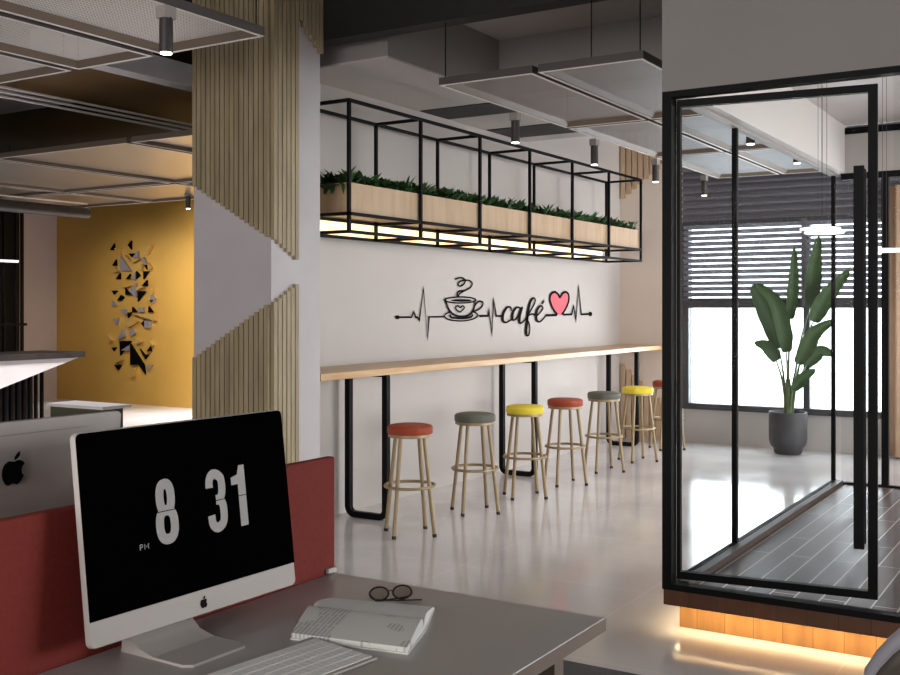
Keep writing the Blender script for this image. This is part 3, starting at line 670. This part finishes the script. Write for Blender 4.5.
# ---- spotlights
def make_spot():
    r=empty('spotlight',(0,0,0))
    MB().box((-.035,-.03,.075),(.035,.03,.13)).build('bracket','spotgrey',r,local=True)
    MB().tube([(0,0,.08),(0,0,-.08)],.031,24).build('body','spotbody',r,local=True,smooth=True)
    MB().lathe([(0,-.086),(.026,-.086),(.026,-.079),(0,-.079)],n=20).build('lens','lens',r,local=True)
    return r
sp0=make_spot()
SP=[((6.7,3.605,2.87),'first cylinder spotlight from the pillar hanging on the panel edge above the bar'),
 ((8.08,3.605,2.87),'second cylinder spotlight from the pillar on the panel edge above the bar'),
 ((9.48,3.605,2.87),'third cylinder spotlight from the pillar, before the sloped wall slats'),
 ((10.9,3.605,2.87),'fourth cylinder spotlight from the pillar, seen through the glass beside the blinds'),
 ((7.66,2.19,2.87),'cylinder spotlight seen through the glass under the white bulkhead, nearer one'),
 ((9.02,2.19,2.89),'cylinder spotlight seen through the glass under the white bulkhead, farther one'),
 ((3.43,3.66,2.85),'cylinder spotlight on the panel above the desks, left of the slatted pillar'),
 ((9.55,9.8,2.93),'small spotlight before the gold wall, beside the pillar edge')]
for i,(p,lab) in enumerate(SP):
    s=sp0 if i==0 else copy_tree(sp0)
    s.location=p; setp(s,lab,'spotlight','cylinder spotlights')
    lightobj('spot_lamp','SPOT',(p[0],p[1],p[2]-.1),(0,0,0),(E_SPOT if i!=6 else 12),(1,.93,.84),spot_size=1.5,spot_blend=.7,shadow_soft_size=.03)

# ================================================================ POTTED PLANT
pt=empty('potted_plant',(11.83,2.97,0),'tall broad-leaved plant in a dark stone pot before the window','plant')
c=(11.83,2.97,0)
MB().lathe([(0,0),(.13,0),(.15,.02),(.155,.06),(.19,.10),(.203,.16),(.205,.45),(.2,.462),(.19,.462),(.185,.43),(0,.43)],c,40).build('pot','pot',pt,smooth=True)
MB().lathe([(0,.432),(.186,.43)],c,32).build('soil','soil',pt)
LEAVES=[ # leaf start, points to the tip, width
 ([(11.88,3.08,1.15),(11.87,3.15,1.42),(11.80,3.27,1.73),(11.75,3.35,1.85)],.15),
 ([(11.70,2.955,1.12),(11.66,2.98,1.35),(11.60,3.06,1.67),(11.49,3.24,1.87)],.10),
 ([(11.85,2.955,1.48),(11.84,2.935,1.70),(11.85,2.92,1.95),(11.85,2.91,2.28)],.075),
 ([(11.96,2.77,1.60),(11.98,2.75,1.85),(12.0,2.73,2.10),(12.0,2.68,2.40)],.10),
 ([(11.82,2.70,1.45),(11.86,2.65,1.6),(11.93,2.55,1.78),(12.03,2.36,2.02)],.11),
 ([(11.67,2.83,1.0),(11.71,2.75,1.18),(11.76,2.67,1.34),(11.87,2.49,1.47)],.10),
 ([(11.9,2.79,.97),(11.94,2.73,1.06),(11.98,2.65,1.13),(12.05,2.52,1.08)],.085),
 ([(11.64,2.87,.72),(11.67,2.82,.80),(11.70,2.77,.86),(11.77,2.66,.94)],.075),
 ([(11.69,3.06,1.02),(11.66,3.11,1.12),(11.63,3.17,1.19),(11.57,3.27,1.22)],.085)]
for pts,wd in LEAVES:
    s0=Vector(pts[0])
    base=Vector((11.83+.06*(s0.x-11.83),2.97+.15*(s0.y-2.97),.42))
    mid=base.lerp(s0,.55)+Vector((0,0,.04)); mid.x=base.x+(s0.x-base.x)*.35; mid.y=base.y+(s0.y-base.y)*.4
    sp=smooth_pts([base,mid,s0],6)
    MB().tube(sp,[.016-.009*i/(len(sp)-1) for i in range(len(sp))],8).build('leaf_stem','stem',pt,smooth=True)
    P=smooth_pts([s0]+[Vector(p) for p in pts[1:]],6); n=len(P); mb=MB(); rows=[]
    vdir=Vector((-.85,-.527,0))
    for i,p in enumerate(P):
        t=i/(n-1); w_=wd*(math.sin(PI*min(1,.07+t*.93))**.6)*(1-.25*t)
        tg=(P[min(i+1,n-1)]-P[max(i-1,0)]).normalized()
        sd=tg.cross(vdir); sd=sd.normalized() if sd.length>1e-3 else Vector((0,1,0))
        nv=sd.cross(tg).normalized()
        wav=.012*math.sin(i*1.7)
        rows.append([mb.bm.verts.new(p+sd*w_+nv*(w_*.45+wav)),mb.bm.verts.new(p+sd*w_*.5+nv*w_*.16),mb.bm.verts.new(p),mb.bm.verts.new(p-sd*w_*.5+nv*w_*.16),mb.bm.verts.new(p-sd*w_+nv*(w_*.45-wav))])
    for a_,b_ in zip(rows,rows[1:]):
        for k in range(4): mb.bm.faces.new([a_[k],a_[k+1],b_[k+1],b_[k]])
    mb.build('leaf','bigleaf',pt,smooth=True)
MB().tube([(11.83,2.97,.42),(11.81,2.965,.62),(11.80,2.96,.82)],[.05,.045,.025],10).build('stalk','stem',pt,smooth=True)

# ---- disc lamps in the meeting room
def disc(x,y,z,r,label):
    e=empty('pendant_lamp',(x,y,z),label,'lamp','disc lamps in the meeting room')
    MB().lathe([(0,-.006),(r-.004,-.006),(r,-.003),(r,.003),(r-.004,.006),(0,.006)],(x,y,z),40).build('lamp_disc','lamp',e,smooth=True)
    for dx in (-.06,.06): MB().tube([(x+dx,y,z+.01),(x+dx,y,3.03)],.0012,5).build('wire','winframe',e)
disc(6.98,1.55,2.105,.125,'thin white disc lamp in the meeting room, highest one beside the broad leaf')
disc(5.95,1.30,2.01,.105,'thin white disc lamp in the meeting room, just below the highest one')
disc(6.17,1.03,1.915,.14,'thin white disc lamp in the meeting room, beside the door frame')

# ================================================================ DESKS
DZ=.80
def make_desk(y0,y1,label):
    r=empty('desk',(1.7,(y0+y1)/2,0),label,'desk','bench desks')
    MB().box((.55,y0,DZ-.035),(2.533,y1,DZ)).build('desk_top','desk',r,bevel=.002)
    MB().box((.55,y0-.002,DZ-.034),(2.535,y0,DZ-.002)).box((2.533,y0,DZ-.034),(2.535,y1,DZ-.002)).build('edge_band','deskedge',r)
    for x in (.65,2.36):
        MB().box((x,y0+.06,0.006),(x+.05,y0+.13,DZ-.035)).build('leg','deskedge',r)
        MB().box((x,y1-.13,0.006),(x+.05,y1-.06,DZ-.035)).build('leg','deskedge',r)
    MB().box((.7,y1-.11,.55),(2.36,y1-.09,DZ-.035)).build('modesty_panel','deskedge',r)
    return r
make_desk(1.10,1.985,'grey desk in front of the red divider carrying keyboard and magazine')
make_desk(2.025,2.91,'grey desk behind the red divider under the second computer')
dv=empty('desk_divider',(1.6,2.005,.70),'red felt desk divider standing between the two desks','divider')
MB().box((.5,1.99,.70),(2.545,2.02,1.149)).build('felt_panel','red',dv,bevel=.006)
MB().box((2.50,1.979,.803),(2.538,1.989,.817)).build('clip','white',dv,label='small white clip')
# desktop computers
def rrect(w,h,r,n=6,z0=0):
    pts=[]
    for cx,cz,a0 in ((w/2-r,z0+h-r,0),(-w/2+r,z0+h-r,PI/2),(-w/2+r,z0+r,PI),(w/2-r,z0+r,1.5*PI)):
        for k in range(n+1):
            a=a0+k/n*PI/2; pts.append((cx+r*math.cos(a),cz+r*math.sin(a)))
    return pts
APPLE_BODY=[(0,.30),(.10,.335),(.22,.34),(.33,.28),(.385,.2),(.32,.14),(.285,.03),(.31,-.08),(.40,-.16),(.35,-.28),(.26,-.40),(.17,-.46),(.08,-.43),(0,-.405),(-.08,-.43),(-.17,-.46),(-.26,-.41),(-.35,-.28),(-.405,-.12),(-.41,.05),(-.37,.19),(-.30,.28),(-.2,.335),(-.1,.33)]
APPLE_LEAF=[(0,.36),(.03,.48),(.12,.59),(.185,.62),(.18,.5),(.12,.42),(.06,.375)]
def emblem(mb,cx,cz,s,y0,dy,flip=1):
    sm=[Vector((cx+flip*x*s,y0,cz+z*s)) for x,z in APPLE_BODY]
    mb.prism(sm,(0,dy,0)); mb.prism([(cx+flip*x*s,y0,cz+z*s) for x,z in APPLE_LEAF],(0,dy,0))
def stroke(mb,pts,w,y,closed=False,curve=True):
    P=[Vector((p[0],y,p[1])) for p in pts]
    if curve: P=smooth_pts(P,6)
    n=len(P);L_=[];R_=[]
    for i in range(n):
        if closed: t=P[(i+1)%(n-1)]-P[(i-1)%(n-1)] if 0<i<n-1 else P[1]-P[n-2]
        else: t=P[min(i+1,n-1)]-P[max(i-1,0)]
        t.normalize(); m_=Vector((-t.z,0,t.x))
        L_.append(mb.bm.verts.new(P[i]+m_*w/2)); R_.append(mb.bm.verts.new(P[i]-m_*w/2))
    for i in range(n-1): mb.bm.faces.new([L_[i],L_[i+1],R_[i+1],R_[i]])
def make_computer(loc,rz,label,digits=True):
    r=empty('desktop_computer',loc,label,'computer',None,None,rz)
    W_,H_,CH=.672,.478,.060
    tilt=math.radians(-7)
    def place(o): o.location=(0,0,.047); o.rotation_euler=(tilt,0,0); return o
    body=MB()
    out=rrect(W_,H_,.016)
    loops=[]
    for inset,yy in ((0.002,0),(0,.003),(0,.016),(.03,.024),(.10,.034),(.2,.042)):
        o_=rrect(W_-2*inset,H_-2*min(inset,.2),max(.016-inset,.004) if inset<.01 else .016,6,min(inset,.2))
        loops.append([body.bm.verts.new((x,yy,z)) for x,z in o_])
    for A,B_ in zip(loops,loops[1:]):
        n=len(A)
        for k in range(n): body.bm.faces.new([A[k],A[(k+1)%n],B_[(k+1)%n],B_[k]])
    body.bm.faces.new(loops[0]); body.bm.faces.new(loops[-1][::-1])
    hd=place(body.build('housing','alu',r,local=True,smooth=True))
    sc=[p for p in rrect(W_-.003,H_-.0015,.015)]
    # black glass covers everything above the chin
    poly=[(x,z) for x,z in rrect(W_-.004,H_-.004-CH,.014,6,CH+.001)]
    top=[(x,z) for x,z in poly if z>CH+.2]
    poly=top+[(-W_/2+.002,CH),(W_/2-.002,CH)]
    place(MB().prism([(x,-.0035,z) for x,z in poly],(0,.0034,0)).build('screen','screen',r,local=True))
    place_l=MB(); emblem(place_l,0,.027,.026,-.002,.0019); place(place_l.build('emblem','logo',r,local=True))
    bk=MB(); emblem(bk,.01,.362,.076,.0425,.003,-1); place(bk.build('emblem','logo',r,local=True))
    place(MB().box((-.22,.0245,.447),(.22,.026,.449)).build('seam','spotgrey',r,local=True))
    if digits:
        U=lambda u:(u-.5)*W_; V=lambda v:CH+v*(H_-CH)
        y=-.0045; sw=.0245; mb=MB()
        def fit(pts,u0,u1,v0,v1):
            x0,x1,z0,z1=U(u0)+sw/2,U(u1)-sw/2,V(v0)+sw/2,V(v1)-sw/2
            return [(x0+(x1-x0)*a,z0+(z1-z0)*b) for a,b in pts]
        def oval(n=20,b0=0,b1=1):
            return [(.5+.5*math.copysign(abs(math.cos(a))**.8,math.cos(a)),(b0+b1)/2+(b1-b0)/2*math.copysign(abs(math.sin(a))**.8,math.sin(a))) for a in [2*PI*k/n for k in range(n+1)]]
        stroke(mb,fit(oval(b0=.52,b1=1),.312,.400,.308,.68),sw,y,True)
        stroke(mb,fit(oval(b0=0,b1=.52),.304,.408,.308,.68),sw,y-.0002,True); place(mb.build('digit','digit',r,local=True)); mb=MB()
        three=[(0,.76),(.03,.90),(.25,1),(.6,1),(.92,.92),(1,.78),(.95,.62),(.75,.53),(.45,.515)]
        stroke(mb,fit(three,.551,.651,.31,.682),sw,y)
        three2=[(.45,.515),(.75,.5),(.97,.40),(1,.2),(.9,.07),(.6,0),(.3,0),(.06,.08),(0,.24)]
        stroke(mb,fit(three2,.551,.651,.31,.682),sw,y-.0002)
        place(mb.build('digit','digit',r,local=True)); mb=MB(); x1=U(.757)
        mb.face([(x1,y,V(.31)),(x1,y,V(.684)),(x1-.02,y,V(.684)),(x1-.027,y,V(.63)),(x1-.05,y,V(.615)),(x1-.05,y,V(.57)),(x1-.027,y,V(.57)),(x1-.027,y,V(.31))])
        place(mb.build('digit','digit',r,local=True))
        for u0,u1 in ((.29,.42),(.54,.77)):
            place(MB().box((U(u0),-.0052,V(.495)),(U(u1),-.0050,V(.50))).build('flip_line','screen',r,local=True))
        for cx,L_ in ((.235,'P'),(.255,'M')):
            q=MB(); x0=U(cx)-.005; z0=V(.31); k=.0021; hh=.0125
            if L_=='P':
                stroke(q,[(x0,z0),(x0,z0+hh)],k,y,curve=False); stroke(q,[(x0,z0+hh),(x0+.006,z0+hh),(x0+.008,z0+hh*.75),(x0+.006,z0+hh*.5),(x0,z0+hh*.5)],k,y-.0001,curve=False)
            else:
                stroke(q,[(x0,z0),(x0,z0+hh),(x0+.0055,z0+hh*.4),(x0+.011,z0+hh),(x0+.011,z0)],k,y,curve=False)
            place(q.build('clock_letter','digit',r,local=True))
    # stand: neck and foot
    nk=MB().prism([(-.095,.05,.0),(-.095,.058,.0),(-.095,.052,.19),(-.095,.042,.19)],(.19,0,0))
    nk.build('stand_neck','alu',r,local=True)
    ft=MB()
    q=[(-.095,.06),(-.095,-.145),(-.08,-.165),(.08,-.165),(.095,-.145),(.095,.06)]
    ft.prism([(x,yy,0) for x,yy in q],(0,0,.006))
    # sloped wedge rising to the neck
    ft.prism([(-.095,-.05,.006),(-.095,.05,.006),(-.095,.055,.075),(-.095,.03,.04),(-.095,.0,.016)],(.19,0,0))
    ft.build('stand_foot','alu',r,local=True,smooth=True)
    if digits:
        for c_ in children(r):
            if c_.name.startswith('stand'): c_.location.x-=.11
    return r
make_computer((1.892,1.885,DZ),math.radians(-1.5),'silver desktop computer in front of the red divider, its black screen showing 8 31')
make_computer((1.645,2.36,DZ),PI,'silver desktop computer behind the red divider, seen from its back',digits=False)

# keyboard
kb=empty('keyboard',(1.97,1.512,DZ),'thin white keyboard lying on the grey desk before the magazine','keyboard')
kb.rotation_euler.z=math.radians(.0)
KR=math.atan2(1.407-1.616,1.949-1.992)+PI/2   # short edge direction
kb.location=(1.966,1.512,DZ); kb.rotation_euler.z=KR*.6
KL,KWd=.42,.215
MB().prism([(0,-KWd/2,.001),(0,KWd/2,.001),(0,KWd/2,.012),(0,-KWd/2,.007)],(-KL,0,0)).build('keyboard_base','alu',kb,local=True,bevel=.002)
kk=MB(); rowsn=6; kp=.0292
for j in range(rowsn):
    y=-KWd/2+.022+j*(KWd-.03)/rowsn; zz=.0075+.005*(j+.5)/rowsn
    x=-.008
    while x>-KL+.02:
        kk.box((x-.0176,y-.0147+.003,zz),(x,y+.0147+.003,zz+.0022)); x-=.019
kk.build('keys','key',kb,local=True)
# open magazine
mg=empty('magazine',(2.17,1.56,DZ),'open magazine lying face up on the grey desk','magazine')
def mag_frame():
    pass
P00,P01=Vector((1.968,1.672,0)),Vector((2.024,1.372,0))   # front edge of the near page
S0,S1=Vector((2.13,1.742,0)),Vector((2.185,1.432,0))    # spine
Q0,Q1=Vector((2.29,1.80,0)),Vector((2.36,1.515,0))     # far edge
def page(mb,A0,A1,B0,B1,prof,z0):
    prof=smooth_pts([(t,h,0) for t,h in prof],4); rows=[]
    for p in prof:
        t,h=p.x,p.y
        a=A0.lerp(B0,t); b=A1.lerp(B1,t)
        rows.append([mb.bm.verts.new((a.x,a.y,z0+h)),mb.bm.verts.new((b.x,b.y,z0+h)),mb.bm.verts.new((b.x,b.y,z0)),mb.bm.verts.new((a.x,a.y,z0))])
    for a_,b_ in zip(rows,rows[1:]):
        for k in range(4): mb.bm.faces.new([a_[k],a_[(k+1)%4],b_[(k+1)%4],b_[k]])
    mb.bm.faces.new(rows[0]); mb.bm.faces.new(rows[-1][::-1])
m1=MB(); page(m1,P00,P01,S0,S1,[(0,.012),(.2,.019),(.5,.029),(.8,.036),(.93,.03),(1,.006)],DZ+.003); m1.build('near_pages','page',mg,smooth=True)
m2=MB(); page(m2,S0,S1,Q0,Q1,[(0,.006),(.08,.024),(.25,.029),(.6,.019),(1,.004)],DZ+.003); m2.build('far_pages','paper',mg,smooth=True)
cv=MB(); e_=.004
cv.prism([(P00.x-e_,P00.y,DZ),(P01.x-e_,P01.y-e_,DZ),(S1.x,S1.y-e_,DZ),(Q1.x+e_,Q1.y,DZ),(Q0.x+e_,Q0.y,DZ),(S0.x,S0.y+e_,DZ)],(0,0,.003)); cv.build('cover','paper',mg)
# spectacles
gl=empty('spectacles',(2.385,1.675,DZ),'dark-rimmed round spectacles lying beside the magazine','glasses')
gl.rotation_euler.z=math.radians(-42); gl.scale=(.9,.9,.75)
def ringpts(cx,cz,rx,rz,n=28): return [(cx+rx*math.cos(2*PI*k/n),0,cz+rz*math.sin(2*PI*k/n)) for k in range(n)]
for sx in (-1,1):
    rg=MB().tube([(x,y-.012+(z-.022)*.35,z+.001) for x,y,z in ringpts(sx*.036,.024,.029,.022)],.0033,8,closed=True).build('rim','tortoise',gl,local=True,smooth=True)
    MB().face([(x,y-.012+(z-.022)*.35,z+.001) for x,y,z in ringpts(sx*.036,.024,.0275,.0205)]).build('lens','lensglass',gl,local=True)
    tp = [(-.066,-.01,.028),(-.04,-.034,.010),(.088,-.05,.004)] if sx<0 else [(.066,-.01,.028),(.05,-.03,.014),(-.055,-.042,.008)]
    MB().tube(smooth_pts(tp,5),.0026,8).build('temple','tortoise',gl,local=True,smooth=True)
MB().tube([(-.009,-.009,.03),(0,-.008,.033),(.009,-.009,.03)],.0022,8).build('bridge','tortoise',gl,local=True,smooth=True)

# ================================================================ CHAIR (near right)
ch=empty('office_chair',(2.74,.33,0),'dark leather chair with grey piping beside the desk in the near corner','chair')
ch.rotation_euler.z=math.radians(CHROT)
mb=MB(); rows=[]; NB=20
def back_pt(u,v):   # u -1..1 across, v 0..1 up; chair faces +y locally
    wv=.25*(1-.10*v) ; a=u*1.05
    x=wv*math.sin(a)/math.sin(1.05); y=-.22+.11*(1-math.cos(a))/(1-math.cos(1.05))-.05*v
    top=.955-.16*abs(u)**2.6
    return Vector((x,y,.44+(top-.44)*v))
for i in range(NB+1):
    u=-1+2*i/NB; rows.append([mb.bm.verts.new(back_pt(u,j/8)) for j in range(9)])
for a_,b_ in zip(rows,rows[1:]):
    for j in range(8): mb.bm.faces.new([a_[j],b_[j],b_[j+1],a_[j+1]])
o=mb.build('backrest','leather',ch,local=True,smooth=True); sm=o.modifiers.new('s','SOLIDIFY'); sm.thickness=.035; sm.offset=0
edge=[back_pt(-1,j/8) for j in range(9)]+[back_pt(-1+2*i/NB,1) for i in range(1,NB+1)]+[back_pt(1,1-j/8) for j in range(1,9)]
MB().tube(edge,.021,10).build('piping','piping',ch,local=True,smooth=True)
MB().lathe([(0,.46),(.2,.465),(.235,.45),(.24,.42),(.22,.4),(0,.4)],n=36).build('seat','leather',ch,local=True,smooth=True)
for k in range(4):
    a=PI/4+k*PI/2
    MB().tube([(.14*math.cos(a),.14*math.sin(a),.41),(.24*math.cos(a),.24*math.sin(a),.006)],[.016,.011],10).build('leg','black',ch,local=True,smooth=True)

# ================================================================ RECEPTION AREA (far left)
rc=empty('reception_counter',(7.1,10.35,0),'reception counter with dark stone top and white wedge front before the gold wall','counter')
MB().box((5.0,9.95,1.035),(8.1,10.7,1.10)).build('counter_top','darkstone',rc)
MB().prism([(8.05,10.0,1.034),(5.0,10.0,1.034),(5.0,10.0,.15)],(0,.12,0)).build('front_panel','marble',rc)
MB().box((5.2,10.42,0),(7.75,10.6,1.034)).build('counter_body','brown',rc)
bs=MB()
for i in range(32):
    x=5.3+i*.08; bs.box((x,10.30,0),(x+.025,10.34,1.034))
bs.build('slat_base','black',rc)
cb=empty('low_cabinet',(5.17,6.6,0),'olive green low cabinet with a white top behind the second computer','cabinet')
MB().box((5.12,6.1,0),(5.30,6.68,.87)).build('cabinet_body','olive',cb)
MB().box((5.1,6.08,.871),(5.36,6.70,.893)).build('cabinet_top','marble',cb)
rd=empty('room_divider',(9.9,14.0,0),'black metal bar screen at the far left before the pale wall','screen')
for x in (9.3,9.56,9.82,9.92,10.12,10.22): MB().box((x-.02,13.98,0),(x+.02,14.02,3.3)).build('bar','black',rd)
for z in (.06,1.35,3.25): MB().box((9.2,13.985,z-.02),(10.3,14.015,z+.02)).build('rail','black',rd)
lp=empty('pendant_lamp',(9.2,13.0,2.26),'thin white linear lamp hanging in front of the black bar screen','lamp')
MB().box((8.3,12.98,2.24),(9.42,13.04,2.27)).build('lamp_bar','lamp',lp)
for x in (8.5,9.3): MB().tube([(x,13.01,2.27),(x,13.01,3.9)],.004,6).build('wire','black',lp)
du=empty('ceiling_duct',(7.7,11.35,2.86),'dark round duct pipe under the far panels beside the gold wall','duct')
MB().tube([(5.0,11.5,2.86),(9.4,11.5,2.86)],.075,20).build('pipe','spotbody',du,smooth=True)
MB().box((5.0,11.38,2.96),(9.3,11.41,2.975)).build('edge_line','rim',du)

# ================================================================ LIGHT
wd=bpy.data.worlds.new('sky'); scn.world=wd; wd.use_nodes=True
bg=wd.node_tree.nodes['Background']; bg.inputs['Color'].default_value=(.93,.96,1,1); bg.inputs['Strength'].default_value=E_WORLD
# daylight through the far window; unseen side and near area fills added for brightness
lightobj('daylight_window','AREA',(XE+.5,3.0,1.5),(0,math.radians(90),0),E_WIN,(.87,.92,1),shape='RECTANGLE',size=2.2,size_y=2.6)
lightobj('side_fill','AREA',(8.9,-4.9,1.75),(math.radians(90),0,0),E_SIDE,(1,.97,.95),shape='RECTANGLE',size=6.4,size_y=2.4)  # broad fill added at an unseen opening on the right
lightobj('near_fill','AREA',(-3.8,2.0,2.0),(0,math.radians(-90),0),E_NEAR,(1,.95,.92),shape='RECTANGLE',size=2.4,size_y=5)  # fill added behind the camera; the near wall has no window
# strip lights
lightobj('strip_glow','AREA',(GX+.043,.13,.124),(0,math.radians(-15),0),E_LED,(1,.78,.45),shape='RECTANGLE',size=.03,size_y=3.4)
lightobj('strip_glow_side','AREA',(6.9,GY-.013,.124),(0,0,0),E_LED*.5,(1,.78,.45),shape='RECTANGLE',size=3.5,size_y=.03)
# wall washers before the gold wall, then added reception fills
for x,y,e,tx in ((10.1,11.3,1.6,52),(10.4,13.6,.3,40)):
    lightobj('wall_washer','SPOT',(x,y,2.9),(0,math.radians(-tx),0),E_GOLD*e,(1,.94,.82),spot_size=2.1,spot_blend=1.0,shadow_soft_size=.1)
for x,y,e in ((10.7,11.0,2.2),(9.0,9.0,.8),(7.2,8.6,.9),(9.6,14.4,.3),(5.05,6.7,.35)):  # unseen spots; those over pale wall and cabinet added to brighten them
    lightobj('reception_fill','SPOT',(x,y,2.94),(0,0,0),E_RECEP*e,(.97,.97,1),spot_size=1.5,spot_blend=.8,shadow_soft_size=.08)
lightobj('wedge_fill','SPOT',(7.2,8.0,2.94),(math.radians(48),0,0),E_RECEP*.6,(1,.96,.92),spot_size=1.1,spot_blend=.8,shadow_soft_size=.08)  # spot added to brighten the counter's wedge front, no fixture there
lightobj('meeting_room_lamp','AREA',(6.9,.3,2.95),(0,0,0),E_ROOM,(1,.95,.9),shape='RECTANGLE',size=2.5,size_y=1.5)

# ================================================================ CAMERA
cam=bpy.data.cameras.new('camera'); co=bpy.data.objects.new('camera',cam); COL.objects.link(co)
TH=math.atan(656/1057)
co.location=(0,0,1.6)
co.rotation_euler=(PI/2,0,TH-PI/2)
cam.sensor_width=36; cam.lens=36*1057/900
cam.shift_y=-29.5/900; cam.shift_x=0
cam.clip_start=.05
scn.camera=co
vs=scn.view_settings; vs.view_transform='Standard'; vs.look='None'; vs.gamma=1; vs.use_curve_mapping=False
vs.exposure=EXPO
